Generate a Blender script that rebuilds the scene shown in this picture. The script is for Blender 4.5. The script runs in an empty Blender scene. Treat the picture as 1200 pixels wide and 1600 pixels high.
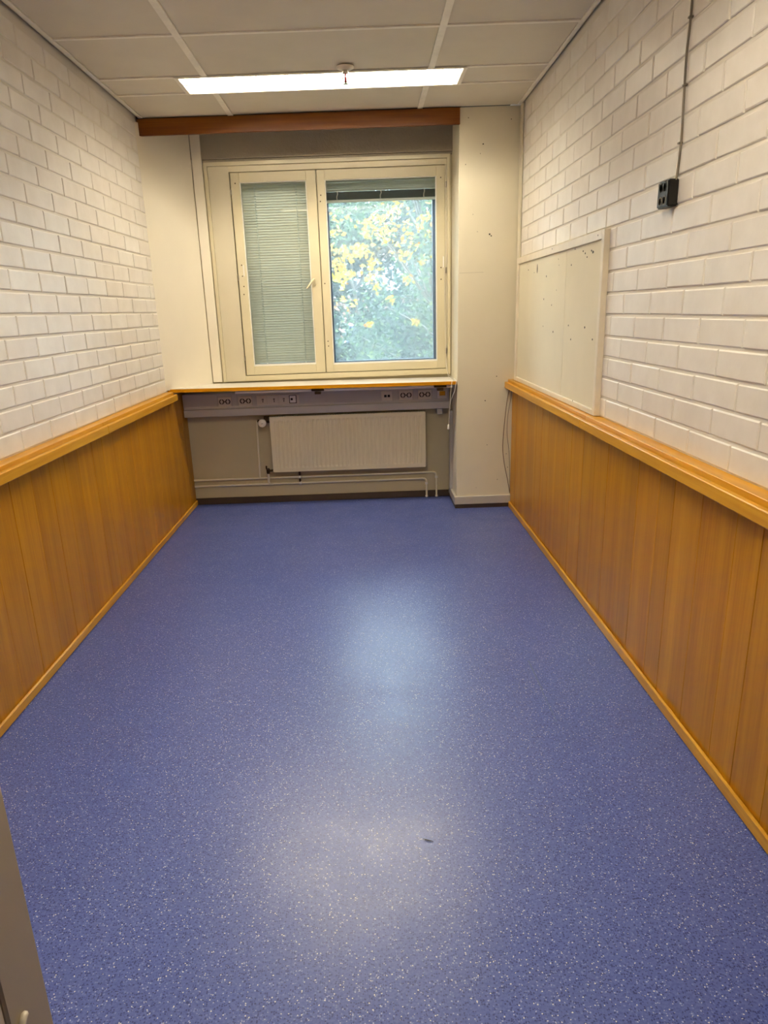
import bpy, bmesh, math, random
from mathutils import Vector, Matrix

# ------------------------------------------------------------------ camera, sky, exposure
S = bpy.context.scene
W, H, YB, YR = 2.448, 2.629, 5.23, 5.614      # room width, ceiling height, niche front, window wall
cd = bpy.data.cameras.new('camera'); cam = bpy.data.objects.new('camera', cd)
S.collection.objects.link(cam); S.camera = cam
cd.sensor_fit = 'VERTICAL'; cd.sensor_height = 36.0; cd.lens = 1135.97 / 1600 * 36.0
cd.shift_x = 21.35 / 1600; cd.shift_y = 49.52 / 1600
cd.clip_start = 0.02; cd.clip_end = 300
_a, _b, _c = math.radians(17.7623), math.radians(-0.0658), math.radians(-2.0922)
fwd = Vector((math.sin(_b) * math.cos(_a), math.cos(_b) * math.cos(_a), -math.sin(_a)))
rt = Vector((math.cos(_b), -math.sin(_b), 0)); up = rt.cross(fwd)
r2 = rt * math.cos(_c) + up * math.sin(_c); u2 = -rt * math.sin(_c) + up * math.cos(_c)
cam.matrix_world = Matrix(((r2.x, u2.x, -fwd.x, 1.3903), (r2.y, u2.y, -fwd.y, 0),
                           (r2.z, u2.z, -fwd.z, 1.4208), (0, 0, 0, 1)))

world = bpy.data.worlds.new('overcast_sky'); S.world = world; world.use_nodes = True
bg = world.node_tree.nodes['Background']
bg.inputs[0].default_value = (0.74, 0.87, 1.0, 1); bg.inputs[1].default_value = 8.8

S.view_settings.view_transform = 'Standard'; S.view_settings.look = 'None'
S.view_settings.gamma = 1.0; S.view_settings.use_curve_mapping = False
S.view_settings.exposure = 0.80
S.cycles.use_denoising = True
S.cycles.max_bounces = 10; S.cycles.diffuse_bounces = 6; S.cycles.transparent_max_bounces = 24
S.cycles.sample_clamp_indirect = 6.0; S.cycles.caustics_reflective = False; S.cycles.caustics_refractive = False
TUBE_POWER = 90.0
TUBE_COLOR = (1.0, 0.90, 0.70)

rnd = random.Random(7)
COL = S.collection

# ------------------------------------------------------------------ materials
def lin(c):
    return tuple((v / 12.92 if v <= 0.04045 else ((v + 0.055) / 1.055) ** 2.4) for v in c)
def rgb(r, g, b): return lin((r / 255, g / 255, b / 255)) + (1,)

class NT:
    def __init__(s, name):
        s.m = bpy.data.materials.new(name); s.m.use_nodes = True
        s.t = s.m.node_tree; s.b = s.t.nodes['Principled BSDF']; s.o = s.t.nodes['Material Output']
    def n(s, typ, **kw):
        nd = s.t.nodes.new('ShaderNode' + typ)
        for k, v in kw.items(): setattr(nd, k, v)
        return nd
    def l(s, a, b): s.t.links.new(a, b)
    def coord(s, kind='Object', scale=(1, 1, 1)):
        tc = s.n('TexCoord'); mp = s.n('Mapping'); mp.inputs['Scale'].default_value = scale
        s.l(tc.outputs[kind], mp.inputs['Vector']); return mp.outputs[0]
    def noise(s, vec, scale, detail=4, rough=.55):
        nd = s.n('TexNoise'); nd.inputs['Scale'].default_value = scale
        nd.inputs['Detail'].default_value = detail; nd.inputs['Roughness'].default_value = rough
        s.l(vec, nd.inputs['Vector']); return nd.outputs[0]
    def ramp(s, fac, stops, interp='LINEAR'):
        nd = s.n('ValToRGB'); nd.color_ramp.interpolation = interp
        el = nd.color_ramp.elements
        while len(el) < len(stops): el.new(0.5)
        for e, (p, c) in zip(el, stops): e.position = p; e.color = c
        s.l(fac, nd.inputs[0]); return nd.outputs[0]
    def mix(s, fac, a, b, mode='MIX'):
        nd = s.n('MixRGB', blend_type=mode)
        for i, v in ((0, fac), (1, a), (2, b)):
            if hasattr(v, 'links'): s.l(v, nd.inputs[i])
            else: nd.inputs[i].default_value = v
        return nd.outputs[0]
    def bump(s, h, strength=.3, dist=.002):
        nd = s.n('Bump'); nd.inputs['Strength'].default_value = strength; nd.inputs['Distance'].default_value = dist
        s.l(h, nd.inputs['Height']); s.l(nd.outputs[0], s.b.inputs['Normal'])

def plain(name, col, rough=.5, metal=0.0, var=.06, scale=12, bump=0.0, bscale=60, spec=.5):
    m = NT(name); v = m.coord()
    nz = m.noise(v, scale)
    dark = tuple(c * (1 - var) for c in col[:3]) + (1,); lite = tuple(min(1, c * (1 + var)) for c in col[:3]) + (1,)
    m.l(m.ramp(nz, [(.35, dark), (.65, lite)]), m.b.inputs['Base Color'])
    m.b.inputs['Roughness'].default_value = rough; m.b.inputs['Metallic'].default_value = metal
    m.b.inputs['Specular IOR Level'].default_value = spec
    if bump: m.bump(m.noise(v, bscale, 3), bump)
    return m.m

def brick_mat():
    m = NT('white_painted_brick'); v = m.coord('Object')
    oi = m.n('ObjectInfo'); add = m.n('VectorMath', operation='ADD')
    cmb = m.n('CombineXYZ'); mul = m.n('Math', operation='MULTIPLY'); mul.inputs[1].default_value = 40
    m.l(oi.outputs['Random'], mul.inputs[0])
    for i in range(3): m.l(mul.outputs[0], cmb.inputs[i])
    m.l(v, add.inputs[0]); m.l(cmb.outputs[0], add.inputs[1]); v = add.outputs[0]
    base = m.ramp(m.noise(v, 9, 5), [(.3, rgb(226, 221, 214)), (.7, rgb(236, 232, 226))])
    tint = m.ramp(oi.outputs['Random'], [(0, rgb(250, 247, 245)), (1, rgb(255, 255, 255))])
    m.l(m.mix(1.0, base, tint, 'MULTIPLY'), m.b.inputs['Base Color'])
    m.b.inputs['Roughness'].default_value = .42
    m.bump(m.noise(v, 70, 4, .6), .25, .0012)
    return m.m

def wood_mat(name, base, dark, axis='Z', rough=.32, tone=.22, strips=True, grain=1.0):
    """veneer: long fibres along axis, per-object tone and vertical strips of varying tone"""
    m = NT(name)
    stretch = {'Z': (1, 1, .035), 'Y': (1, .035, 1), 'X': (.035, 1, 1)}[axis]
    tc = m.n('TexCoord'); oi = m.n('ObjectInfo'); mul = m.n('Math', operation='MULTIPLY'); mul.inputs[1].default_value = 17
    m.l(oi.outputs['Random'], mul.inputs[0]); cmb = m.n('CombineXYZ')
    for i in range(3): m.l(mul.outputs[0], cmb.inputs[i])
    add = m.n('VectorMath', operation='ADD'); m.l(tc.outputs['Object'], add.inputs[0]); m.l(cmb.outputs[0], add.inputs[1])
    mp = m.n('Mapping'); mp.inputs['Scale'].default_value = stretch; m.l(add.outputs[0], mp.inputs['Vector'])
    v = mp.outputs[0]
    g = m.noise(v, 75, 6, .62); g2 = m.noise(v, 16, 3)
    gs = m.n('Math', operation='MULTIPLY_ADD'); m.l(g, gs.inputs[0]); gs.inputs[1].default_value = .55 * grain
    half = m.n('Math', operation='MULTIPLY'); m.l(g2, half.inputs[0]); half.inputs[1].default_value = .5
    m.l(half.outputs[0], gs.inputs[2])
    c = m.ramp(gs.outputs[0], [(.30, dark), (.68, base)])
    lo = tuple(1 - tone for _ in range(3)) + (1,)
    t = m.ramp(oi.outputs['Random'], [(0, lo), (1, (1, 1, 1, 1))])
    c = m.mix(1.0, c, t, 'MULTIPLY')
    if strips:
        mp2 = m.n('Mapping'); mp2.inputs['Scale'].default_value = tuple(0.0 if s == .035 else s for s in stretch)
        m.l(add.outputs[0], mp2.inputs['Vector'])
        s2 = m.noise(mp2.outputs[0], 7, 1)
        c = m.mix(1.0, c, m.ramp(s2, [(.40, (.90, .88, .86, 1)), (.58, (1, 1, 1, 1))]), 'MULTIPLY')
    m.l(c, m.b.inputs['Base Color'])
    m.b.inputs['Roughness'].default_value = rough
    m.b.inputs['Specular IOR Level'].default_value = .24
    m.bump(g, .06, .0008)
    return m.m

def vinyl_mat():
    m = NT('blue_speckled_vinyl'); v = m.coord('Object')
    base = m.ramp(m.noise(v, 160, 3, .6), [(.35, rgb(60, 77, 145)), (.65, rgb(84, 99, 163))])
    big = m.ramp(m.noise(v, 1.6, 3), [(.3, (.92, .92, .94, 1)), (.7, (1, 1, 1, 1))])
    c = m.mix(1.0, base, big, 'MULTIPLY')
    def chips(scale, rnd_lo, rnd_hi, radius, off, col, c):
        mp = m.n('Mapping'); mp.inputs['Location'].default_value = (off, off * 1.7, 0); m.l(v, mp.inputs['Vector'])
        wob = m.n('TexNoise'); wob.inputs['Scale'].default_value = scale * 1.2; m.l(mp.outputs[0], wob.inputs['Vector'])
        sc = m.n('VectorMath', operation='SCALE'); m.l(wob.outputs['Color'], sc.inputs[0]); sc.inputs['Scale'].default_value = .8 / scale
        ad = m.n('VectorMath', operation='ADD'); m.l(mp.outputs[0], ad.inputs[0]); m.l(sc.outputs[0], ad.inputs[1])
        vo = m.n('TexVoronoi'); vo.inputs['Scale'].default_value = scale; m.l(ad.outputs[0], vo.inputs['Vector'])
        sp = m.n('SeparateColor'); m.l(vo.outputs['Color'], sp.inputs[0])
        a = m.n('Math', operation='GREATER_THAN'); m.l(sp.outputs[0], a.inputs[0]); a.inputs[1].default_value = rnd_lo
        b = m.n('Math', operation='LESS_THAN'); m.l(vo.outputs['Distance'], b.inputs[0]); b.inputs[1].default_value = radius
        k = m.n('Math', operation='MULTIPLY'); m.l(a.outputs[0], k.inputs[0]); m.l(b.outputs[0], k.inputs[1])
        k2 = m.n('Math', operation='MULTIPLY'); m.l(k.outputs[0], k2.inputs[0]); k2.inputs[1].default_value = rnd_hi
        return m.mix(k2.outputs[0], c, col)
    c = chips(200, .60, .85, .44, 0, rgb(22, 32, 96), c)
    c = chips(170, .84, .55, .40, 3.3, rgb(120, 132, 184), c)
    c = chips(230, .935, .65, .40, 7.7, rgb(184, 190, 218), c)
    c = chips(250, .965, .9, .42, 5.1, rgb(220, 216, 206), c)
    m.l(c, m.b.inputs['Base Color'])
    rr = m.ramp(m.noise(v, 5, 4), [(.3, (.30,) * 3 + (1,)), (.7, (.38,) * 3 + (1,))])
    m.l(rr, m.b.inputs['Roughness'])
    m.b.inputs['Specular IOR Level'].default_value = .5
    m.bump(m.noise(v, 400, 2), .12, .0004)
    return m.m

def glass_mat():
    m = NT('window_glass'); t = m.t
    tr = m.n('BsdfTransparent'); tr.inputs[0].default_value = (.965, .99, .985, 1)
    gl = m.n('BsdfGlossy'); gl.inputs['Roughness'].default_value = .0
    fr = m.n('Fresnel'); fr.inputs['IOR'].default_value = 1.5
    m1 = m.n('MixShader'); m.l(fr.outputs[0], m1.inputs[0]); m.l(tr.outputs[0], m1.inputs[1]); m.l(gl.outputs[0], m1.inputs[2])
    haze = m.n('BsdfTranslucent'); haze.inputs[0].default_value = (.93, .98, 1, 1)
    m2 = m.n('MixShader'); m2.inputs[0].default_value = .05
    nz = m.ramp(m.noise(m.coord('Object'), 3, 3), [(.3, (.046,) * 3 + (1,)), (.7, (.062,) * 3 + (1,))])
    m.l(nz, m2.inputs[0])
    m.l(m1.outputs[0], m2.inputs[1]); m.l(haze.outputs[0], m2.inputs[2]); m.l(m2.outputs[0], m.o.inputs[0])
    t.nodes.remove(m.b); return m.m

def leaf_mat(name, stops):
    m = NT(name)
    geo = m.n('NewGeometry')
    c = m.ramp(geo.outputs['Random Per Island'], stops, 'CONSTANT')
    m.l(c, m.b.inputs['Base Color']); m.b.inputs['Roughness'].default_value = .5
    tl = m.n('BsdfTranslucent'); m.l(c, tl.inputs[0])
    mx = m.n('MixShader'); mx.inputs[0].default_value = .45
    m.l(m.b.outputs[0], mx.inputs[1]); m.l(tl.outputs[0], mx.inputs[2]); m.l(mx.outputs[0], m.o.inputs[0])
    return m.m

def slat_mat(name='sage_blind_slat', col=(240, 234, 220), trans=.45):
    m = NT(name); m.b.inputs['Base Color'].default_value = rgb(*col); m.b.inputs['Roughness'].default_value = .4
    v = m.coord(); m.bump(m.noise(v, 40, 2), .05)
    tl = m.n('BsdfTranslucent'); tl.inputs[0].default_value = rgb(*col)
    mx = m.n('MixShader'); mx.inputs[0].default_value = trans
    m.l(m.b.outputs[0], mx.inputs[1]); m.l(tl.outputs[0], mx.inputs[2]); m.l(mx.outputs[0], m.o.inputs[0]); return m.m

def emit_mat(name, col, power):
    m = NT(name); m.b.inputs['Base Color'].default_value = (1, 1, 1, 1)
    m.b.inputs['Emission Color'].default_value = tuple(col) + (1,)
    m.b.inputs['Emission Strength'].default_value = power
    return m.m

def plaster_mat(name, col, bscale=120, bstr=.5, dist=.003, blotch=.05):
    m = NT(name); v = m.coord()
    lo = tuple(c * (1 - blotch) for c in col[:3]) + (1,)
    m.l(m.ramp(m.noise(v, 4, 5), [(.3, lo), (.7, col)]), m.b.inputs['Base Color'])
    m.b.inputs['Roughness'].default_value = .75
    m.bump(m.noise(v, bscale, 4, .65), bstr, dist); return m.m

MT = dict(
    brick=brick_mat(),
    mortar=plaster_mat('painted_mortar', rgb(228, 222, 212), 150, .3, .002),
    vinyl=vinyl_mat(),
    wain=wood_mat('honey_veneer', rgb(200, 143, 22), rgb(164, 102, 5), 'Z', tone=.16),
    cap=wood_mat('honey_wood', rgb(214, 162, 50), rgb(184, 124, 18), 'Y', tone=.05, strips=False),
    valance=wood_mat('dark_stained_wood', rgb(118, 66, 2), rgb(82, 36, 1), 'X', tone=.0, strips=False, rough=.4),
    edge=wood_mat('golden_edge_band', rgb(206, 146, 14), rgb(182, 118, 4), 'X', tone=.0, strips=False),
    tile=plaster_mat('mineral_ceiling_tile', rgb(212, 204, 186), 260, .35, .0015, .07),
    rail=plain('cream_ceiling_rail', rgb(232, 226, 212), .45),
    dark=plain('ceiling_void', rgb(70, 64, 58), .9),
    paintwall=plaster_mat('warm_white_wall_paint', rgb(214, 206, 184), 90, .12, .001, .04),
    paintpanel=plaster_mat('smooth_white_panel_paint', rgb(230, 222, 204), 90, .06, .001, .03),
    lowplaster=plaster_mat('greige_plaster', rgb(196, 184, 152), 90, .2, .0015, .06),
    rough=plaster_mat('rough_grey_plaster', rgb(160, 150, 132), 55, .9, .006, .08),
    cream=plain('cream_window_paint', rgb(206, 196, 166), .35, var=.03, scale=3),
    board=plain('cream_side_board_paint', rgb(202, 193, 170), .4, var=.03, scale=2),
    greige=plain('greige_door_paint', rgb(182, 168, 142), .45, var=.03, scale=3),
    trunk=plain('grey_trunking', rgb(182, 176, 170), .4, var=.03, scale=4),
    radiator=plain('cream_radiator', rgb(230, 220, 190), .35, var=.02, scale=4),
    pipe=plain('cream_pipe_paint', rgb(228, 220, 196), .35, var=.03),
    white=plain('white_plastic', rgb(232, 228, 220), .35, var=.02),
    offwhite=plain('offwhite_plastic', rgb(208, 198, 182), .35, var=.02),
    laminate=plain('white_laminate', rgb(238, 234, 226), .22, var=.01),
    black=plain('black_plastic', rgb(14, 13, 13), .45, var=.1, spec=.3),
    holedark=plain('dark_recess', rgb(70, 58, 44), .6),
    plinth=plain('dark_brown_plinth', rgb(66, 50, 34), .5),
    metal=plain('steel', rgb(178, 170, 158), .35, 1.0),
    bronze=plain('dark_brass', rgb(72, 54, 34), .4, .8),
    blind=slat_mat(),
    cordwhite=slat_mat('white_translucent_cord', (250, 250, 246), .6),
    spacer=plain('blue_grey_spacer', rgb(80, 96, 136), .4),
    duct=plain('light_grey_duct', rgb(176, 170, 162), .4, var=.02),
    fabric=plaster_mat('pinboard_fabric', rgb(220, 211, 186), 500, .4, .0008, .05),
    frame=plain('pinboard_frame_paint', rgb(222, 211, 190), .4, var=.04),
    cable=plain('brown_cable', rgb(96, 72, 52), .5),
    greycable=plain('grey_cable', rgb(104, 94, 82), .5),
    stain=plain('dark_stain', rgb(44, 36, 28), .8),
    slat_shade=plain('shaded_slat_olive', rgb(62, 64, 50), .6),  # stacked blind slats: their backlit shade is put into this dark colour
    red=plain('red_bulb', rgb(176, 42, 40), .15),
    glass=glass_mat(),
    tube=emit_mat('fluorescent_tube', TUBE_COLOR, TUBE_POWER),
    grass=plaster_mat('lawn', rgb(84, 104, 60), 30, .6, .02, .3),
    bark=plain('bark', rgb(110, 104, 98), .8, var=.3, scale=5),
    facade=plaster_mat('pink_facade', rgb(206, 160, 150), 30, .1),
    roof=plain('grey_roof', rgb(120, 118, 120), .7),
)
LG = [rgb(58, 84, 58), rgb(78, 106, 72), rgb(116, 134, 86), rgb(48, 72, 62), rgb(66, 92, 74)]
LY = [rgb(206, 186, 40), rgb(204, 162, 30), rgb(196, 192, 84), rgb(190, 130, 40)]
MT['leaf_green'] = leaf_mat('green_birch_leaf', [(0, LG[0]), (.22, LG[1]), (.45, LG[3]), (.66, LG[4]), (.88, LG[2])])
MT['leaf_yellow'] = leaf_mat('yellow_birch_leaf', [(0, LY[0]), (.35, LY[1]), (.6, LY[2]), (.82, LY[3])])
MT['leaf_dark'] = leaf_mat('blue_green_leaf', [(0, rgb(44, 60, 58)), (.3, rgb(54, 72, 66)), (.6, rgb(38, 54, 56)), (.85, rgb(66, 82, 74))])

# ------------------------------------------------------------------ mesh helpers
class MB:
    def __init__(s): s.v = []; s.f = []; s.smooth = []
    def add(s, vs, fs, sm=False):
        o = len(s.v); s.v += [tuple(v) for v in vs]; s.f += [tuple(i + o for i in f) for f in fs]; s.smooth += [sm] * len(fs)
        return s
    def box(s, x0, x1, y0, y1, z0, z1):
        return s.hexa([(x0, y0, z0), (x1, y0, z0), (x1, y1, z0), (x0, y1, z0), (x0, y0, z1), (x1, y0, z1), (x1, y1, z1), (x0, y1, z1)])
    def hexa(s, p):
        return s.add(p, [(0, 3, 2, 1), (4, 5, 6, 7), (0, 1, 5, 4), (1, 2, 6, 5), (2, 3, 7, 6), (3, 0, 4, 7)])
    def tube(s, pts, r, n=10, caps=True):
        P = [Vector(p) for p in pts]; rings = []; prev = None
        for i, p in enumerate(P):
            t = (P[min(i + 1, len(P) - 1)] - P[max(i - 1, 0)]).normalized()
            a = prev if prev is not None else (Vector((0, 0, 1)) if abs(t.z) < .9 else Vector((1, 0, 0)))
            a = (a - t * a.dot(t)).normalized(); b = t.cross(a); prev = a
            rr = r[i] if isinstance(r, (list, tuple)) else r
            rings.append([p + (a * math.cos(2 * math.pi * k / n) + b * math.sin(2 * math.pi * k / n)) * rr for k in range(n)])
        vs = [v for ring in rings for v in ring]
        fs = [(i * n + k, i * n + (k + 1) % n, (i + 1) * n + (k + 1) % n, (i + 1) * n + k) for i in range(len(P) - 1) for k in range(n)]
        s.add(vs, fs, True)
        if caps: s.add(rings[0], [tuple(range(n))[::-1]]); s.add(rings[-1], [tuple(range(n))])
        return s
    def lathe(s, prof, c, axis='Z', n=20, sign=1):
        """prof: list of (radius, height)"""
        def P(r, h, a):
            u, v = r * math.cos(a), r * math.sin(a); h *= sign
            return {'Z': (c[0] + u, c[1] + v, c[2] + h), 'Y': (c[0] + u, c[1] + h, c[2] + v), 'X': (c[0] + h, c[1] + u, c[2] + v)}[axis]
        vs = [P(r, h, 2 * math.pi * k / n) for r, h in prof for k in range(n)]
        fs = [(i * n + k, i * n + (k + 1) % n, (i + 1) * n + (k + 1) % n, (i + 1) * n + k) for i in range(len(prof) - 1) for k in range(n)]
        s.add(vs, fs, True)
        s.add(vs[:n], [tuple(range(n))]); s.add(vs[-n:], [tuple(range(n))]); return s
    def ring(s, x0, x1, z0, z1, w, y0, y1, wt=None, wb=None, wr=None):
        """rectangular frame in the xz plane"""
        wt = w if wt is None else wt; wb = w if wb is None else wb; wr = w if wr is None else wr
        s.box(x0, x0 + w, y0, y1, z0, z1); s.box(x1 - wr, x1, y0, y1, z0, z1)
        s.box(x0 + w, x1 - wr, y0, y1, z1 - wt, z1); s.box(x0 + w, x1 - wr, y0, y1, z0, z0 + wb); return s
    def mesh(s, name, mat, org=(0, 0, 0), bevel=0.0, seg=1):
        me = bpy.data.meshes.new(name)
        o = Vector(org)
        me.from_pydata([tuple(Vector(v) - o) for v in s.v], [], s.f)
        me.polygons.foreach_set('use_smooth', s.smooth)
        bm = bmesh.new(); bm.from_mesh(me)
        if bevel:
            bmesh.ops.bevel(bm, geom=[e for e in bm.edges if len(e.link_faces) == 2 and e.calc_face_angle(0) > .5],
                            offset=bevel, segments=seg, affect='EDGES', clamp_overlap=True)
        bmesh.ops.recalc_face_normals(bm, faces=bm.faces); bm.to_mesh(me); bm.free()
        me.materials.append(mat if not isinstance(mat, str) else MT[mat]); return me

def root_loc(p):
    v = Vector((0, 0, 0))
    while p is not None: v = v + p.location; p = p.parent
    return v

def link(name, me, parent=None, loc=None):
    o = bpy.data.objects.new(name, me); COL.objects.link(o)
    if parent is not None: o.parent = parent
    if loc is not None: o.location = loc
    return o

def part(name, mb, mat, parent, bevel=0.0, kind=None, label=None, seg=1):
    """mb in world coordinates"""
    o = link(name, mb.mesh(name, mat, root_loc(parent), bevel, seg), parent)
    if kind: o['kind'] = kind
    if label: o['label'] = label
    return o

def struct(name, mb, mat, bevel=0.0, label=None):
    o = link(name, mb.mesh(name, mat, (0, 0, 0), bevel)); o['kind'] = 'structure'
    if label: o['label'] = label
    return o

def tag(o, label, cat, group=None):
    o['label'] = label; o['category'] = cat
    if group: o['group'] = group
    return o

def thing(name, label, cat, loc, group=None):
    o = bpy.data.objects.new(name, None); COL.objects.link(o); o.location = loc; o.empty_display_size = .05
    return tag(o, label, cat, group)

def solo(name, mb, mat, label, cat, org, bevel=0.0, group=None):
    o = link(name, mb.mesh(name, mat, org, bevel), None, org); return tag(o, label, cat, group)

def copy_tree(o, parent=None):
    c = o.copy(); COL.objects.link(c); c.parent = parent
    for ch in list(o.children): copy_tree(ch, c)
    return c

# ------------------------------------------------------------------ floor and corridor shell
YF0, YF1 = .58, .733        # the wall the door is in
floor = struct('floor', MB().box(-1.2, 3.6, -1.6, 5.95, -.08, 0), 'vinyl', label='blue vinyl floor with white and dark speckles')
sm = MB()
seam_pts = [(2.034, 2.75), (2.030, 2.5), (2.029, 2.27)]
for (xa, ya), (xb, yb) in zip(seam_pts, seam_pts[1:]):
    sm.box(min(xa, xb) - .0012, max(xa, xb) + .0012, yb, ya, 0, .0005)
sm.box(2.0, 2.415, 4.90, 4.9015, 0, .0005)
part('floor_seam', sm, 'spacer', floor)
struct('wall_corridor', MB().box(-1.3, -1.2, -1.6, YF0, 0, 2.7).box(3.6, 3.7, -1.6, YF0, 0, 2.7).box(-1.3, 3.7, -1.7, -1.6, 0, 2.7), 'paintwall')

# ------------------------------------------------------------------ brick walls
wl = struct('wall_left', MB().box(-.16, -.0045, YF1 - .1, 5.95, 0, H + .1), 'mortar', label='white painted brick wall above a wooden wainscot')
wr = struct('wall_right', MB().box(W + .0045, W + .16, YF1 - .1, 5.95, 0, H + .1), 'mortar', label='white painted brick wall above a wooden wainscot')
wl2 = wl
PITCH, COURSE, BJ, HJ = .2855, .088, .0085, .0105
brick_cache = {}
def brick_mesh(length, side, var):
    key = (round(length, 3), side, var)
    if key in brick_cache: return brick_cache[key]
    r = random.Random(var * 31 + side + int(length * 1000))
    h, c = COURSE - HJ, .0035
    L = length
    j = lambda: r.uniform(-.0009, .0009)
    # back ring at the mortar plane, front ring chamfered, face
    b = [(0, 0, 0), (0, L, 0), (0, L, h), (0, 0, h)]
    f0 = [(.0075, j(), j()), (.0075, L + j(), j()), (.0075, L + j(), h + j()), (.0075, j(), h + j())]
    f1 = [(.0100 + j() * .3, c, c), (.0100 + j() * .3, L - c, c), (.0100 + j() * .3, L - c, h - c), (.0100 + j() * .3, c, h - c)]
    vs = [(v[0] * side, v[1], v[2]) for v in b + f0 + f1]
    fs = []
    for o in (0, 4):
        for k in range(4): fs.append((o + k, o + (k + 1) % 4, o + 4 + (k + 1) % 4, o + 4 + k))
    fs.append((8, 9, 10, 11)); fs.append((3, 2, 1, 0))
    me = MB().add(vs, fs).mesh('brick', 'brick'); brick_cache[key] = me; return me

def lay_bricks(wall, xface, side, yend, ybase_even, ybase_odd, ystop, ylow):
    rest = MB()
    for k in range(-1, 18):
        z = 1.02 + COURSE * k
        base = ybase_even if k % 2 == 0 else ybase_odd
        n = math.ceil((yend - base) / PITCH)
        y1 = yend
        while y1 > ylow:
            y0 = base + PITCH * (n - 1)
            n -= 1
            a = max(y0 + BJ / 2, ylow); b = y1 - (BJ / 2 if y1 < yend - 1e-6 else 0)
            if b - a > .02:
                if y0 > ystop:
                    o = link('brick', brick_mesh(b - a, side, rnd.randrange(5)), wall,
                             (xface - side * (.0095 + rnd.uniform(-.0012, .0010)), a, z + rnd.uniform(-.0008, .0008)))
                    o.rotation_euler = (rnd.uniform(-.003, .003), 0, rnd.uniform(-.002, .002))
                else:
                    xa, xb = sorted((xface, xface - side * .0095))
                    rest.box(xa, xb, a, b, z, z + COURSE - HJ)
            y1 = y0
    part('brickwork', rest, 'brick', wall, kind='stuff')
lay_bricks(wl, 0.0, 1, 5.172, 3.355, 3.508, 1.20, YF1)
lay_bricks(wr, W, -1, 5.145, 3.092, 3.238, 1.16, YF1)

# ------------------------------------------------------------------ wainscot planks, cap rails, skirtings
def wainscot(wall, side, yend, ycap_end, joint, seams):
    X = lambda d: d if side > 0 else W - d        # distance from the wall into the room
    def bx(mb, d0, d1, y0, y1, z0, z1): return mb.box(min(X(d0), X(d1)), max(X(d0), X(d1)), y0, y1, z0, z1)
    for y0, y1 in zip(seams, seams[1:]):
        d = .018 + rnd.uniform(-.0006, .0006)
        o = part('plank', bx(MB(), -.008, d, y0 + .0009, y1 - .0009, .002, .880), 'wain', wall, bevel=.0012)
    for y0, y1 in ((YF1, joint), (joint, ycap_end)):
        mb = bx(MB(), -.008, .050, y0 + .0008, y1 - .0008, .900, .927)
        bx(mb, .0155, .052, y0 + .0008, y1 - .0008, .880, .900)
        part('cap_rail', mb, 'cap', wall, bevel=.0015)
        part('cap_moulding', bx(MB(), .0535, .075, y0 + .0008, y1 - .0008, .869, .911), 'cap', wall, bevel=.003)
seamsL = [YF1, .91, 1.10, 1.29, 1.48, 1.675, 1.86, 2.05, 2.24, 2.342, 2.531, 2.722, 2.910, 3.09, 3.25, 3.41, 3.60, 3.75, 3.918, 4.06, 4.22, 4.36, 4.495, 4.70, 4.90, 5.11, 5.30, 5.46, YR - .002]
seamsR = [YF1, .95, 1.13, 1.32, 1.50, 1.66, 1.83, 1.97, 2.19, 2.40, 2.53, 2.735, 2.92, 3.10, 3.28, 3.47, 3.67, 3.795, 3.97, 4.15, 4.31, 4.46, 4.61, 4.75, 4.88, 5.05, YB - .003]
wainscot(wl, 1, YR, 5.172, 3.717, seamsL)
wainscot(wr, -1, YB, YB - .003, 3.36, seamsR)
struct('baseboard_left', MB().box(.0195, .032, YF1, YR - .012, 0, .042), 'cap', .005, 'honey wooden skirting along the left wall')
struct('baseboard_right', MB().box(W - .032, W - .0195, YF1, YB - .022, 0, .047), 'cap', .005, 'honey wooden skirting along the right wall')

# ------------------------------------------------------------------ ceiling
ceiling = struct('ceiling', MB().box(-.16, W + .16, YF1 - .1, 4.4, H + .10, H + .16).box(-.16, W + .16, 4.4, 5.95, H + .10, H + .16), 'dark', label='suspended ceiling of beige mineral tiles in cream rails')
struct('ceiling_corridor', MB().box(-1.3, 3.7, -1.7, YF1 - .1, H, H + .1), 'tile')
GX = (.5984, 1.7984)
rows = [(YF1, 1.416), (1.416, 1.716), (1.716, 2.016), (2.016, 2.616), (2.616, 3.216), (3.216, 3.816), (3.816, 4.416), (4.416, 4.716), (4.716, 5.228)]
LX0, LX1 = .446, 1.981
for y0, y1 in rows:
    lamp = abs(y1 - y0 - .3) < .01 and y0 != 1.716
    cols = [(.030, LX0), (LX1, W - .014)] if lamp else [(.030, GX[0]), (GX[0], GX[1]), (GX[1], W - .014)]
    for x0, x1 in cols:
        part('ceiling_tile', MB().box(x0 + .002, x1 - .002, y0 + .002, y1 - .002, H + .003 + rnd.uniform(0, .001), H + .018), 'tile', ceiling, bevel=.001)
for y in (1.416, 1.716, 2.016, 2.616, 3.216, 3.816, 4.416, 4.716):
    spans = [(.045, W - .03)]
    if y in (1.416, 1.716, 4.416, 4.716): spans = [(.045, LX0), (LX1, W - .03)]
    for x0, x1 in spans:
        part('ceiling_rail', MB().box(x0, x1, y - .010, y + .010, H - .003, H + .003), 'rail', ceiling)
for gx in GX:
    for y0, y1 in ((YF1, 1.416), (1.716, 4.416), (4.716, 5.226)):
        part('ceiling_rail', MB().box(gx - .0165, gx + .0165, y0, y1, H - .0036, H + .0035), 'rail', ceiling)
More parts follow.
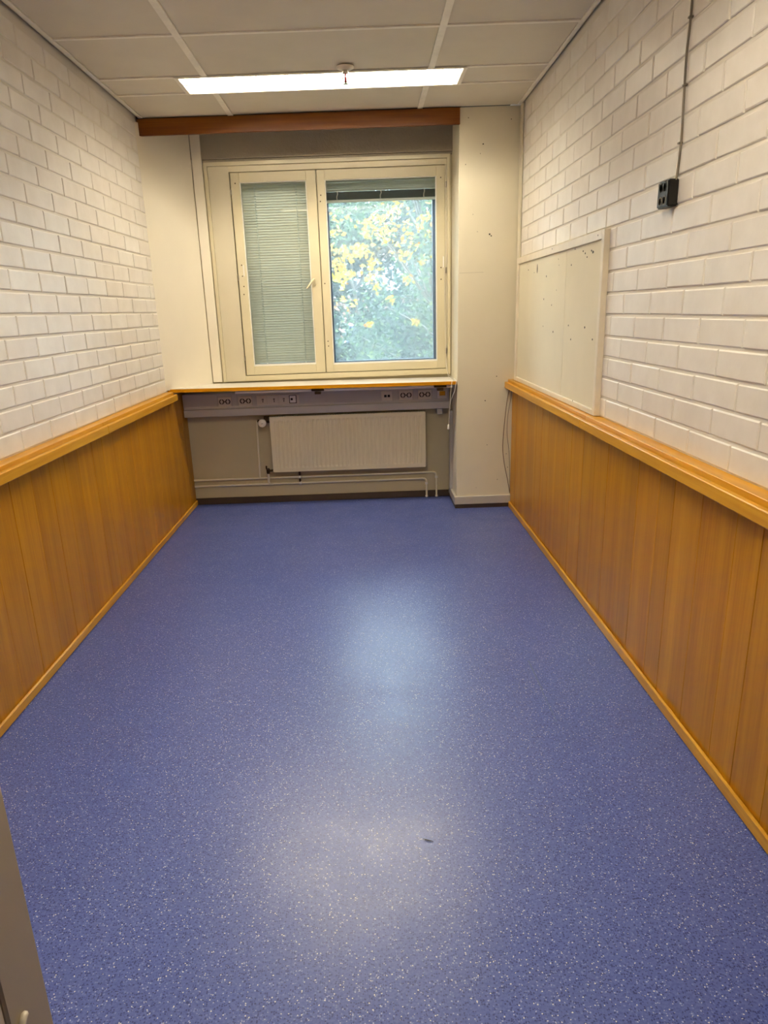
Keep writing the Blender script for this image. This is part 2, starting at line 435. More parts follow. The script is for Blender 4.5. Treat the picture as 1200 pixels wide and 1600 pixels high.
# the edge angles
for y0, y1 in ((YF1, 3.55), (3.552, 5.20)):
    part('edge_angle', MB().box(.020, .046, y0, y1, H - .004, H + .002).box(.020, .023, y0, y1, H - .004, H + .03), 'rail', ceiling)
    part('edge_angle', MB().box(W - .034, W - .009, y0, y1, H - .004, H + .002).box(W - .012, W - .009, y0, y1, H - .004, H + .03), 'rail', ceiling)
part('niche_soffit', MB().box(-.009, 2.06, 5.232, YR, H - .02, H + .02), 'dark', ceiling)

# ------------------------------------------------------------------ window wall with niche
struct('wall_back', MB().box(-.16, 2.62, YR, 5.92, 0, .945).box(-.16, .325, YR, 5.92, .945, 2.436).box(2.036, 2.62, YR, 5.92, .945, 2.436), 'lowplaster',
       label='greige plastered wall under and around the window')
struct('wall_lintel', MB().box(-.009, 2.055, YR - .022, 5.92, 2.452, H).box(-.009, 2.055, YR - .008, 5.92, 2.432, 2.452), 'rough', .004,
       label='rough grey plaster lintel above the window')
struct('baseboard_back', MB().box(.019, 2.035, YR - .011, YR, 0, .052), 'plinth', .002, 'dark brown skirting under the radiator')
# slanting boxed panel left of the window and the vertical strip beside it
struct('wall_slant', MB().hexa([(-.009, 5.176, .936), (.243, 5.590, .936), (.243, 5.613, .936), (-.009, 5.25, .936),
                                (-.009, 5.176, 2.605), (.243, 5.590, 2.605), (.243, 5.613, 2.605), (-.009, 5.25, 2.605)]), 'paintpanel',
       label='smooth slanting panel between brick wall and window')
struct('trim_1', MB().box(.249, .317, YR - .028, YR, .948, 2.605), 'paintpanel', .003, 'plain vertical strip left of the window architrave')
# pillar on the right, very slightly out of plumb as in the photograph
wp = struct('wall_pillar', MB().hexa([(2.034, YB, 0), (2.60, YB, 0), (2.60, YR + .1, 0), (2.034, YR + .1, 0),
                                      (2.050, YB, H), (2.60, YB, H), (2.60, YR + .1, H), (2.050, YR + .1, H)]), 'paintwall', .003,
            label='plastered pillar in the right corner with old screw holes')
hm = MB()
def cam_ray_to_y(px, py, y):
    d = r2 * ((px - 600 + 21.35) / 1135.97) + u2 * (-(py - 800 - 49.52) / 1135.97) + fwd
    return (1.3903 + d.x / d.y * y, y, 1.4208 + d.z / d.y * y)
def cam_ray_to_x(px, py, x):
    d = r2 * ((px - 600 + 21.35) / 1135.97) + u2 * (-(py - 800 - 49.52) / 1135.97) + fwd
    t = (x - 1.3903) / d.x
    return (x, d.y * t, 1.4208 + d.z * t)
for (px, py, r) in [(732, 184, .004), (755, 225, .006), (750.5, 240, .003), (799, 186, .004), (727.5, 257, .004), (765, 366, .008), (767.5, 368.5, .006),
                    (776, 588, .005), (758, 626, .006), (761, 695, .004), (744, 762, .003), (777, 749, .004), (793, 790 - 60, .004), (739, 335, .003), (746, 362, .003), (791, 709, .004)]:
    x, y, z = cam_ray_to_y(px, py, YB)
    hm.lathe([(r * .8, 0), (r * .5, .0008)], (x, YB + .0001, z), 'Y', 8, -1)
part('screw_hole', hm, 'stain', wp, kind='stuff')
part('hairline_joint', MB().box(2.052, 2.215, YB - .0004, YB, 1.6405, 1.6420), 'rough', wp)
struct('trim_2', MB().box(W - .012, W - .0005, 5.150, YB - .012, .93, H - .004), 'paintwall', .002, 'white corner lath beside the pillar')
struct('baseboard_pillar', MB().box(2.018, 2.432, YB - .020, YB + .02, .031, .090).box(2.018, 2.045, YB + .02, YR - .012, .031, .090), 'duct', .003,
       'grey raised skirting duct around the pillar foot')
struct('trim_3', MB().box(2.024, 2.428, YB - .012, YB, 0, .031).box(2.024, 2.036, YB, YR - .012, 0, .031), 'plinth', 0, 'dark brown plinth under the skirting duct')
struct('trim_4', MB().box(2.014, 2.0375, 5.470, 5.545, .092, .690), 'duct', .003, 'light grey vertical duct beside the pillar under the desk')

# ------------------------------------------------------------------ window
win = struct('window_1', MB().ring(.325, 2.034, .948, 2.434, .022, YR - .020, YR + .02, wt=.024, wb=.001), 'cream', .003,
             label='cream two-sash window with blinds between the panes')
part('side_board', MB().box(.3475, .492, YR - .002, YR + .05, .949, 2.409), 'board', win)
part('top_board', MB().box(.492, 2.011, YR - .002, YR + .05, 2.371, 2.409), 'cream', win, .001)
part('bottom_board', MB().box(.492, 2.011, YR - .004, YR + .05, .949, .985), 'cream', win, .001)
part('hinge_post', MB().box(1.999, 2.011, YR + .004, YR + .05, .985, 2.371), 'board', win)
# deep frame behind the sashes
part('window_casing', MB().ring(.492, 2.011, .985, 2.371, .012, YR + .05, 5.90, wt=.008, wb=.010).box(1.070, 1.125, YR + .05, 5.90, .985, 2.371), 'cream', win)
YG = YR + .030
def sash(x0, x1, gx0, gx1, gz0, gz1, hinge_x, right):
    z0, z1 = .990, 2.367
    mb = MB()
    y0, y1 = YR + .002, YR + .048
    mb.box(x0, gx0, y0, y1, z0, z1).box(gx1, x1, y0, y1, z0, z1).box(gx0, gx1, y0, y1, gz1, z1).box(gx0, gx1, y0, y1, z0, gz0)
    s = part('sash', mb, 'cream', win, .002)
    part('window_pane', MB().box(gx0 - .004, gx1 + .004, YG, YG + .003, gz0 - .004, gz1 + .004), 'glass', s)
    # bright inner bead and the outer sash with its pane
    part('glazing_bead', MB().ring(gx0, gx1, gz0, gz1, .006, YR + .006, YG - .001, wt=.004, wb=.012), 'white', s)
    part('outer_sash', MB().ring(gx0 - .02, gx1 + .02, gz0 - .02, gz1 + .02, .030 if not right else .032, 5.80, 5.85), 'spacer', s, .002)
    part('outer_pane', MB().box(gx0, gx1, 5.824, 5.827, gz0, gz1), 'glass', s)
    for z in (2.243, 1.680, 1.115):
        hb = MB().lathe([(.0055, -.020), (.0055, .020)], (hinge_x, YR - .006, z), 'Z', 8).box(hinge_x - .006, hinge_x + .006, YR - .004, YR + .004, z - .014, z + .014)
        part('hinge', hb, 'metal', s)
    return s
sl = sash(.500, 1.096, .561, 1.027, 1.052, 2.304, .497, False)
sr = sash(1.102, 1.998, 1.157, 1.938, 1.044, 2.302, 2.004, True)
hx, hz = 1.046, 1.640
part('window_handle', MB().box(hx - .010, hx + .012, YR - .008, YR + .002, hz - .028, hz + .028)
     .tube([(hx, YR - .006, hz + .008), (hx, YR - .030, hz + .008), (hx - .012, YR - .040, hz - .004), (hx - .055, YR - .046, hz - .052)], [.008, .008, .009, .006], 8), 'cream', sl)
for s_, pts in ((sl, [(.531, 2.30), (.529, 1.765), (.529, 1.690), (.533, 1.62), (.529, 1.565)]), (sr, [(1.969, 2.29), (1.125, 2.205), (1.120, 2.165), (1.968, 1.700), (1.968, 1.620), (1.122, 1.62), (1.124, 1.215), (1.126, 1.180)])):
    d = MB()
    for x, z in pts: d.lathe([(.0045, .0), (.0035, .0012)], (x, YR + .002, z), 'Y', 8, -1)
    part('screw', d, 'bronze', s_, kind='stuff')
part('friction_stay', MB().box(1.981, 1.990, YR - .003, YR + .002, 1.700, 1.775), 'white', sr, .001)
part('friction_stay', MB().box(.538, .546, YR - .003, YR + .002, 1.690, 1.765), 'white', sl, .001)

# ------------------------------------------------------------------ blinds between the panes
def slat_mesh(x0, x1, depth, tilt, name='slat'):
    mb = MB(); n = 4; pts = []
    for i in range(n + 1):
        u = (i / n - .5) * depth; c = .0022 * (1 - (2 * i / n - 1) ** 2)
        pts.append((u * math.cos(tilt) - c * math.sin(tilt), u * math.sin(tilt) + c * math.cos(tilt)))
    vs = [(x, y, z) for x in (x0, x1) for y, z in pts]; vs += [(x, y, z - .0004) for x in (x0, x1) for y, z in pts]
    m_ = n + 1; fs = []
    for i in range(n):
        fs.append((i, i + 1, m_ + i + 1, m_ + i)); fs.append((2 * m_ + i, 3 * m_ + i, 3 * m_ + i + 1, 2 * m_ + i + 1))
    return mb.add(vs, fs).mesh(name, 'blind')
YBL = 5.735
def blind_left():
    t = thing('venetian_blind', 'sage venetian blind fully lowered behind the narrow left pane', 'blind', (.79, YBL, 2.335))
    x0, x1 = .555, 1.035
    part('headrail', MB().box(x0, x1, YBL - .014, YBL + .014, 2.300, 2.335), 'white', t, .002)
    me = slat_mesh(x0 - .79, x1 - .79, .024, math.radians(-54))
    n = 69; zt, zb = 2.290, 1.075
    for i in range(n):
        link('slat', me, t, (0, 0, zt - (zt - zb) * i / (n - 1) - 2.335))
    part('bottom_rail', MB().box(x0, x1, YBL - .012, YBL + .012, 1.048, 1.062), 'white', t, .002)
    for x in (.648, .944):
        mb = MB()
        for i in range(n):
            z = zt - (zt - zb) * (i + .5) / (n - 1)
            mb.box(x - .0042, x + .0042, YBL - .0145, YBL - .0120, z - .0052, z + .0052)
        part('ladder_cord', mb, 'cordwhite', t)
def blind_right():
    t = thing('venetian_blind', 'sage venetian blind pulled up to a stack at the top of the wide right pane', 'blind', (1.547, YBL, 2.335))
    x0, x1 = 1.148, 1.948
    part('headrail', MB().box(x0, x1, YBL - .014, YBL + .014, 2.300, 2.335), 'white', t, .002)
    me = slat_mesh(x0 - 1.547, x1 - 1.547, .024, math.radians(-24))
    for i in range(5):
        link('slat', me, t, (0, 0, 2.292 - i * .0115 - 2.335))
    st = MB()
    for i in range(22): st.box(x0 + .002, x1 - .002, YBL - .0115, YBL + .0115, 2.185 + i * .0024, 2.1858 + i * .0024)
    part('slat_stack', st, 'slat_shade', t, kind='stuff')
    part('bottom_rail', MB().box(x0, x1, YBL - .012, YBL + .012, 2.168, 2.184), 'white', t, .002)
    for x in (1.236, 1.548, 1.858):
        part('ladder_tape', MB().tube([(x, YBL - .016, 2.24), (x + .006, YBL - .019, 2.222), (x - .003, YBL - .018, 2.205), (x, YBL - .014, 2.185)], .004, 6), 'offwhite', t)
blind_left(); blind_right()

# ------------------------------------------------------------------ valance board
vb = solo('valance_board', MB().box(.003, 2.052, 5.209, 5.229, 2.529, H - .005), 'valance',
          'long dark-stained wooden board under the ceiling across the window niche', 'board', (1.03, 5.22, 2.529), .0015)

# ------------------------------------------------------------------ window desk
desk = thing('window_desk', 'white-topped narrow desk with golden wooden front edge under the window', 'desk', (1.02, 5.40, .911))
part('desktop', MB().box(-.006, 2.033, 5.222, YR - .028, .912, .934), 'laminate', desk, .001)
part('edge_band', MB().box(-.006, 2.033, 5.216, 5.2215, .911, .9345), 'edge', desk)
part('support_rail', MB().box(.46, 2.01, 5.265, 5.295, .886, .902), 'white', desk, .002)
for x in (1.05, 1.922):
    part('rail_bracket', MB().box(x - .045, x + .045, 5.255, 5.262, .890, .909).box(x - .022, x + .022, 5.248, 5.30, .868, .885), 'bronze', desk, .002)
desk.rotation_euler = (0, math.radians(.42), 0)

# ------------------------------------------------------------------ trunking with sockets
tk = thing('cable_trunking', 'grey cable trunking with sockets and data outlets under the desk', 'trunking', (1.03, YR, .70))
YT = 5.500
part('trunk_body', MB().box(.024, 2.012, YT + .004, YR - .001, .762, .872).box(.024, 2.012, YT + .012, YR - .001, .702, .762), 'trunk', tk, .002)
for xa, xb in ((.024, .285), (.395, .43), (.893, 1.505), (1.59, 1.632), (1.745, 1.775), (1.885, 1.925)):
    part('trunk_cover', MB().box(xa, xb, YT, YT + .004, .778, .868), 'trunk', tk, .001)
part('lower_cover', MB().hexa([(.024, YT + .004, .704), (2.012, YT + .004, .704), (2.012, YT + .013, .704), (.024, YT + .013, .704),
                               (.024, YT - .004, .756), (2.012, YT - .004, .756), (2.012, YT + .013, .756), (.024, YT + .013, .756)]), 'trunk', tk)
part('trunk_bracket', MB().box(1.925, 1.968, YT + .03, YR - .002, .655, .702), 'trunk', tk, .004)
def double_socket(x, zc=.812):
    p = part('double_socket', MB().box(x - .051, x + .051, YT - .005, YT + .004, zc - .035, zc + .035), 'offwhite', tk, .003)
    for dx in (-.023, .023):
        h = MB().lathe([(.0195, -.0005), (.0195, .0), (.017, .0)], (x + dx, YT - .0056, zc), 'Y', 18)
        part('socket_well', h, 'holedark', p)
        part('earth_clip', MB().box(x + dx - .003, x + dx + .003, YT - .0075, YT - .0058, zc + .010, zc + .017).box(x + dx - .003, x + dx + .003, YT - .0075, YT - .0058, zc - .017, zc - .010)
             .lathe([(.0105, 0), (.0095, .001)], (x + dx, YT - .0058, zc), 'Y', 14, -1), 'offwhite', p)
    part('socket_link', MB().box(x - .006, x + .006, YT - .0062, YT - .005, zc - .004, zc + .004), 'holedark', p)
for x in (.338, .492, 1.690, 1.830): double_socket(x)
bp = part('outlet_strip', MB().box(.575, .893, YT - .003, YT + .004, .776, .848), 'offwhite', tk, .002)
for x in (.622, .706, .779):
    q = MB()
    q.box(x - .006, x - .001, YT - .0045, YT - .003, .812, .824).box(x + .001, x + .006, YT - .0045, YT - .003, .812, .824).box(x - .003, x + .003, YT - .0045, YT - .003, .796, .810)
    part('signal_outlet', MB().box(x - .031, x + .031, YT - .006, YT - .003, .781, .843), 'offwhite', bp, .0015)
    for v in range(len(q.v)): q.v[v] = (q.v[v][0], q.v[v][1] - .003, q.v[v][2])
    part('outlet_mark', q, 'holedark', bp)
part('network_outlet', MB().box(.818, .874, YT - .008, YT - .003, .782, .842), 'holedark', bp, .002)
part('outlet_insert', MB().box(.824, .868, YT - .010, YT - .008, .788, .838), 'white', bp, .001)
part('network_jack', MB().box(.830, .846, YT - .011, YT - .010, .806, .822), 'black', bp)
p = part('network_outlet', MB().box(1.505, 1.590, YT - .005, YT + .004, .776, .850), 'offwhite', tk, .003)
for x in (1.536, 1.562): part('network_jack', MB().box(x - .009, x + .009, YT - .0065, YT - .005, .802, .820), 'black', p)
p = part('blank_plate', MB().box(1.925, 1.998, YT - .005, YT + .004, .778, .848), 'offwhite', tk, .003)
part('brown_insert', MB().box(1.940, 1.982, YT - .007, YT - .005, .800, .832), 'edge', p, .001)

# ------------------------------------------------------------------ radiator
rad = thing('radiator', 'cream ribbed panel radiator on the wall below the window desk', 'radiator', (1.245, YR, .262))
x0, x1, z0, z1, yf = .662, 1.830, .262, .684, 5.512
mb = MB(); n = 35; m0 = .022; pw = (x1 - x0 - 2 * m0) / n
prof = [(x0, 0), (x0 + m0, 0)]
for i in range(n):
    a = x0 + m0 + i * pw
    prof += [(a + pw * .16, .0), (a + pw * .30, .0045), (a + pw * .70, .0045), (a + pw * .84, 0)]
prof += [(x1 - m0, 0), (x1, 0)]
zs = [(z0, 0), (z0 + .026, 0), (z0 + .040, 1), (z1 - .040, 1), (z1 - .026, 0), (z1, 0)]
vs = [(x, yf + d * k, z) for z, k in zs for x, d in prof]
m_ = len(prof)
fs = [(j * m_ + i, j * m_ + i + 1, (j + 1) * m_ + i + 1, (j + 1) * m_ + i) for j in range(len(zs) - 1) for i in range(m_ - 1)]
mb.add(vs, fs); mb.box(x0, x1, yf + .006, yf + .016, z0, z1)
part('front_panel', mb, 'radiator', rad)
part('side_cover', MB().box(x0 - .005, x0, yf + .001, 5.585, z0 + .004, z1), 'radiator', rad, .001)
part('side_cover', MB().box(x1, x1 + .005, yf + .001, 5.585, z0 + .004, z1), 'radiator', rad, .001)
gm = MB()
for i in range(60): gm.box(x0 + .01 + i * .0193, x0 + .016 + i * .0193, yf + .010, 5.585, z1 - .006, z1 - .001)
gm.box(x0, x1, yf + .002, yf + .010, z1 - .006, z1).box(x0, x1, 5.577, 5.585, z1 - .006, z1)
part('top_grille', gm, 'radiator', rad)
part('rear_panel', MB().box(x0 + .005, x1 - .005, 5.568, 5.580, z0 + .01, z1 - .01), 'radiator', rad)
part('lower_lip', MB().box(x0, x1, yf - .001, yf + .010, z0 - .003, z0 + .006), 'radiator', rad, .001)
kn = part('thermostat_knob', MB().lathe([(.014, .045), (.024, .040), (.029, .028), (.030, .004), (.026, 0), (.001, -.001)], (.603, 5.492, .642), 'Y', 24), 'white', rad)
part('dial_mark', MB().box(.596, .611, 5.4885, 5.4912, .6385, .641), 'holedark', kn)
part('valve_body', MB().tube([(.603, 5.535, .642), (.603, 5.560, .642), (.560, 5.572, .650)], .011, 10).tube([(.603, 5.556, .642), (.660, 5.556, .642)], .009, 8).box(.612, .650, 5.530, 5.58, .655, .684), 'bronze', rad)
part('lower_valve', MB().lathe([(.011, -.022), (.014, -.012), (.014, .012), (.011, .020)], (.612, 5.556, .264), 'Z', 10).tube([(.612, 5.556, .262), (.662, 5.556, .268)], .009, 8)
     .lathe([(.008, 0), (.009, .018)], (.612, 5.545, .272), 'Y', 8, -1).lathe([(.006, .0), (.006, .026)], (.600, 5.556, .278), 'Z', 8), 'bronze', rad)

# ------------------------------------------------------------------ heating pipes
def bend(a, c, b, n=6):
    A, C_, B = Vector(a), Vector(c), Vector(b)
    return [tuple((1 - t) ** 2 * A + 2 * t * (1 - t) * C_ + t * t * B) for t in [i / n for i in range(n + 1)]]
YP = 5.598
hp = thing('heating_pipe', 'upper of two cream heating pipes along the wall below the radiator', 'pipe', (1.0, YP, .198))
part('pipe_run', MB().tube([(.021, YP, .199)] + [(1.885, YP, .199)] + bend((1.890, YP, .199), (1.922, YP, .199), (1.922, YP, .165)) + [(1.922, YP, .001)], .0078, 12), 'pipe', hp)
part('riser_pipe', MB().tube([(.538, YP, .199), (.549, YP, .62)] + bend((.549, YP, .625), (.549, YP, .652), (.575, 5.572, .652), 5), .0072, 12), 'pipe', hp)
part('pipe_collar', MB().lathe([(.0115, -.008), (.0115, .008)], (1.922, YP, .160), 'Z', 12), 'white', hp)
part('pipe_collar', MB().lathe([(.011, 0), (.011, .012)], (1.922, YP, .002), 'Z', 12), 'white', hp)
part('pipe_clip', MB().lathe([(.003, -.014), (.013, -.008), (.014, 0), (.013, .008), (.003, .014)], (.850, YP, .199), 'X', 12), 'white', hp)
hp2 = thing('heating_pipe', 'lower of two cream heating pipes along the wall, nearer the floor', 'pipe', (1.0, YP, .151))
part('pipe_run', MB().tube([(.021, YP, .151), (1.805, YP, .151)] + bend((1.812, YP, .151), (1.844, YP, .151), (1.844, YP, .118)) + [(1.844, YP, .001)], .0078, 12), 'pipe', hp2)
part('riser_pipe', MB().tube([(.635, YP, .151)] + bend((.632, 5.592, .151), (.610, 5.565, .153), (.610, 5.560, .178), 5) + [(.612, 5.556, .245)], .0088, 12), 'pipe', hp2)
part('pipe_collar', MB().lathe([(.0115, -.008), (.0115, .008)], (1.844, YP, .112), 'Z', 12), 'white', hp2)
part('pipe_collar', MB().lathe([(.011, 0), (.011, .012)], (1.844, YP, .002), 'Z', 12), 'white', hp2)
part('pipe_clip', MB().lathe([(.003, -.014), (.013, -.008), (.014, 0), (.013, .008), (.003, .014)], (.852, YP, .151), 'X', 12), 'white', hp2)
solo('pipe_hanger', MB().box(.843, .858, 5.590, YR - .001, .158, .245), 'bronze', 'small dark pipe hanger plate behind the heating pipes', 'bracket', (.85, YR, .158), .001)

# ------------------------------------------------------------------ cord and loose cables
pc = thing('pull_cord', 'thin white blind cord hanging over the right end of the desk', 'cord', (1.975, 5.20, .60))
part('cord', MB().tube([(1.990, 5.596, 1.70), (1.992, 5.590, 1.35), (2.000, 5.585, 1.02), (2.006, 5.50, .937), (2.003, 5.23, .9345), (1.999, 5.208, .925), (1.990, 5.206, .85), (1.980, 5.206, .70), (1.975, 5.206, .62)], .0014, 6)
     .tube([(2.012, 5.57, .945), (2.030, 5.23, .934), (2.029, 5.207, .922), (2.018, 5.205, .86), (1.992, 5.206, .80), (1.984, 5.206, .76)], .0014, 6), 'white', pc)
part('cord_bell', MB().lathe([(.003, .0), (.006, -.004), (.008, -.030), (.007, -.036), (.002, -.037)], (1.974, 5.206, .628), 'Z', 12), 'white', pc)

def smooth_path(pts, k=5):
    P = [Vector(p) for p in pts]; out = []
    for i in range(len(P) - 1):
        a, b, c, d = P[max(i - 1, 0)], P[i], P[i + 1], P[min(i + 2, len(P) - 1)]
        for j in range(k):
            t = j / k
            out.append(tuple(.5 * ((2 * b) + (c - a) * t + (2 * a - 5 * b + 4 * c - d) * t * t + (-a + 3 * b - 3 * c + d) * t ** 3)))
    out.append(tuple(P[-1])); return out
solo('loose_cable', MB().tube(smooth_path([(2.424, 5.212, .885), (2.405, 5.208, .86), (2.388, 5.210, .76), (2.374, 5.212, .60), (2.367, 5.212, .45), (2.380, 5.212, .33), (2.408, 5.212, .20), (2.425, 5.210, .105)]), .0026, 6), 'cable',
     'brown cable bulging out furthest against the pillar beside the wainscot', 'cable', (2.41, 5.212, .105))
solo('loose_cable', MB().tube(smooth_path([(2.422, 5.200, .888), (2.414, 5.196, .80), (2.397, 5.200, .68), (2.393, 5.2, .55), (2.410, 5.2, .42), (2.421, 5.205, .25), (2.424, 5.203, .11)]), .0018, 6), 'greycable',
     'thinner grey cable hanging close to the wainscot beside the pillar', 'cable', (2.41, 5.2, .11))
solo('floor_scrap', MB().tube([(1.507, 1.692, .003), (1.514, 1.688, .003), (1.524, 1.683, .003), (1.534, 1.681, .0026)], [.0006, .0014, .0016, .0005], 6), 'black',
     'tiny curved black scrap lying on the blue floor', 'debris', (1.52, 1.686, 0))

# ------------------------------------------------------------------ pinboard
nb = thing('pinboard', 'framed cream pinboard with dark stains on the right wall', 'pinboard', (W, 4.2, .928))
BX = W - .026
y0, y1, z0, z1 = 3.312, 5.145, .929, 1.716
part('frame_side', MB().box(BX, W + .001, y0, y0 + .036, z0, z1), 'frame', nb, .002)
part('frame_side', MB().box(BX, W + .001, y1 - .055, y1, z0, z1), 'frame', nb, .002)
part('frame_top', MB().box(BX, W + .001, y0 + .036, y1 - .055, z1 - .038, z1), 'frame', nb, .002)
part('frame_bottom', MB().box(BX, W + .001, y0 + .036, y1 - .055, z0, z0 + .026), 'frame', nb, .002)
part('pin_panel', MB().box(W - .016, W - .002, y0 + .036, 3.935, z0 + .026, z1 - .038), 'fabric', nb, .001)
part('pin_panel', MB().box(W - .0165, W - .002, 3.937, y1 - .055, z0 + .026, z1 - .038), 'fabric', nb, .001)
mk = MB()
for (zx, zy, r, st) in [(280, 375, .010, 3.6), (215, 385, .008, .7), (347, 432, .008, 1), (328, 600, .007, 1), (385, 643, .006, 1), (322, 798, .005, 1), (395, 840, .008, 1), (558, 232, .006, .7), (617, 247, .007, .8),
                        (632, 263, .006, 1), (645, 290, .006, .8), (689, 253, .012, .7), (678, 243, .008, .7), (530, 348, .006, 1), (508, 793, .006, 1), (525, 895, .006, 1), (628, 808, .007, 1), (684, 896, .006, 1),
                        (440, 350, .004, 1), (420, 533, .004, 1), (258, 405, .005, 1), (436, 305, .004, 1), (210, 345, .003, 1)]:
    x, y, z = cam_ray_to_x(780 + zx / 4.705, 340 + zy / 4.705, W - .0166)
    r *= .75
    vs = [(W - .0168, y + r * 1.3 * math.cos(a) * (1 + .25 * math.sin(3 * a + zx)), z + r * st * math.sin(a)) for a in [i * math.pi / 4 for i in range(8)]]
    vs += [(W - .0155, v[1], v[2]) for v in vs]
    mk.add(vs, [tuple(range(8)), tuple(range(15, 7, -1))] + [(i, (i + 1) % 8, 8 + (i + 1) % 8, 8 + i) for i in range(8)])
part('stain', mk, 'stain', nb, kind='stuff')
sc = MB()
for (zx, zy) in [(726, 130), (390, 230), (540, 1347)]:
    x, y, z = cam_ray_to_x(780 + zx / 4.705, 340 + zy / 4.705, BX)
    sc.lathe([(.004, 0), (.003, .001)], (BX, y, z), 'X', 8, -1)
part('frame_screw', sc, 'bronze', nb, kind='stuff')

# ------------------------------------------------------------------ black wall socket with cable
ws = thing('wall_socket', 'black double wall socket on the right brick wall with cable running up', 'socket', (W, 2.676, 1.757))
by0, by1, bz0, bz1, bd = 2.632, 2.722, 1.717, 1.800, .036
bb = part('socket_box', MB().box(W - bd, W + .001, by0, by1, bz0, bz1), 'black', ws, .004, seg=2)
for i, zc in enumerate((1.780, 1.738)):
    for yc in (2.660, 2.694):
        part('socket_hole', MB().lathe([(.014, 0), (.014, -.0012), (.0115, -.0012), (.0115, .0)], (W - bd, yc, zc), 'X', 16), 'greycable' if i else 'black', bb)
part('cable', MB().tube(smooth_path([(W - .010, 2.638, 1.795), (W - .006, 2.640, 1.83), (W - .005, 2.636, 1.90), (W - .007, 2.633, 1.96), (W - .006, 2.641, 2.03), (W - .007, 2.646, 2.15), (W - .006, 2.641, 2.25), (W - .007, 2.640, 2.36), (W - .006, 2.643, 2.45), (W - .007, 2.640, H - .004)], 4), .0038, 8), 'greycable', ws)
for z in (1.905, 2.07, 2.255, 2.43):
    part('cable_clip', MB().box(W - .012, W + .001, 2.634, 2.648, z - .0025, z + .0025), 'greycable', ws)

# ------------------------------------------------------------------ luminaires
def luminaire(label):
    t = thing('ceiling_light', label, 'light', (1.2135, 4.566, H), 'recessed ceiling lights')
    x0, x1, y0, y1 = LX0, LX1, 4.416, 4.716
    mb = MB().box(x0, x1, y0, y1, H + .085, H + .09).box(x0, x1, y0, y0 + .003, H - .003, H + .09).box(x0, x1, y1 - .003, y1, H - .003, H + .09)
    mb.box(x0, x0 + .003, y0, y1, H - .003, H + .09).box(x1 - .003, x1, y0, y1, H - .003, H + .09)
    part('housing', mb, 'white', t)
    part('light_frame', MB().box(x0 - .004, x1 + .004, y0 - .008, y0 + .010, H - .006, H - .002).box(x0 - .004, x1 + .004, y1 - .010, y1 + .008, H - .006, H - .002)
         .box(x0 - .010, x0 + .012, y0 - .008, y1 + .008, H - .006, H - .002).box(x1 - .012, x1 + .010, y0 - .008, y1 + .008, H - .006, H - .002), 'rail', t)
    lv = MB(); n = 40
    for i in range(1, n):
        x = x0 + (x1 - x0) * i / n
        lv.box(x - .0006, x + .0006, y0 + .012, y1 - .012, H + .001, H + .013)
    lv.box(x0 + .01, x1 - .01, (y0 + y1) / 2 - .003, (y0 + y1) / 2 + .003, H + .001, H + .014)
    part('louvre', lv, 'white', t)
    for dy in (-.075, .075):
        tb = part('fluorescent_tube', MB().tube([(x0 + .035, 4.566 + dy, H + .032), (x1 - .035, 4.566 + dy, H + .032)], .013, 10), 'tube', t)
        for xa, xb in ((x0 + .006, x0 + .035), (x1 - .035, x1 - .006)):
            part('tube_cap', MB().tube([(xa, 4.566 + dy, H + .032), (xb, 4.566 + dy, H + .032)], .0135, 10), 'metal', tb)
    return t
lum = luminaire('long recessed ceiling light in front of the window niche')
lum2 = copy_tree(lum); lum2.location.y = 1.566
lum2['label'] = 'long recessed ceiling light near the door, mirrored in the window panes'

# ------------------------------------------------------------------ sprinkler
sp = thing('sprinkler', 'small ceiling sprinkler with white rosette and red bulb beside the light', 'sprinkler', (1.345, 4.335, H))
cx, cy = 1.345, 4.335
part('escutcheon', MB().lathe([(.046, -.003), (.044, -.010), (.026, -.018), (.016, -.020)], (cx, cy, H), 'Z', 28), 'offwhite', sp)
part('sprinkler_body', MB().lathe([(.014, -.018), (.014, -.032), (.010, -.036)], (cx, cy, H), 'Z', 14)
     .tube([(cx - .011, cy, H - .032), (cx - .017, cy, H - .048), (cx - .013, cy, H - .064), (cx, cy, H - .078)], .0028, 6)
     .tube([(cx + .011, cy, H - .032), (cx + .017, cy, H - .048), (cx + .013, cy, H - .064), (cx, cy, H - .078)], .0028, 6), 'metal', sp)
part('glass_bulb', MB().tube([(cx, cy, H - .035), (cx, cy, H - .074)], [.005, .0055], 10), 'red', sp)
part('deflector', MB().lathe([(.015, -.080), (.015, -.082)], (cx, cy, H), 'Z', 12), 'metal', sp)

# ------------------------------------------------------------------ door side
struct('wall_front', MB().box(-.16, .885, YF0, YF1, 0, H + .1).box(2.015, 2.62, YF0, YF1, 0, H + .1).box(.885, 2.015, YF0, YF1, 2.12, H + .1)
       .box(-1.3, -.16, YF0, YF0 + .05, 0, H).box(2.62, 3.7, YF0, YF0 + .05, 0, H), 'paintwall', label='wall with the door opening beside the camera')
dr = struct('door_1', MB().box(.860, .9395, .654, .742, 0, 2.10).box(1.960, 2.04, .654, .742, 0, 2.10).box(.86, 2.04, .654, .742, 2.10, 2.17), 'greige', .003,
            label='greige door frame at the lower left edge of the picture')
part('door_stop', MB().box(.870, .937, .575, .652, 0, 2.09).box(1.975, 2.03, .575, .652, 0, 2.09), 'frame', dr, .002)
part('strike_lip', MB().tube(smooth_path([(.9390, .668, .560), (.9420, .667, .588), (.9435, .670, .604), (.9430, .678, .610), (.9405, .684, .606)], 4), [.0045] * 17, 8), 'offwhite', dr, label='cream curved strike lip')

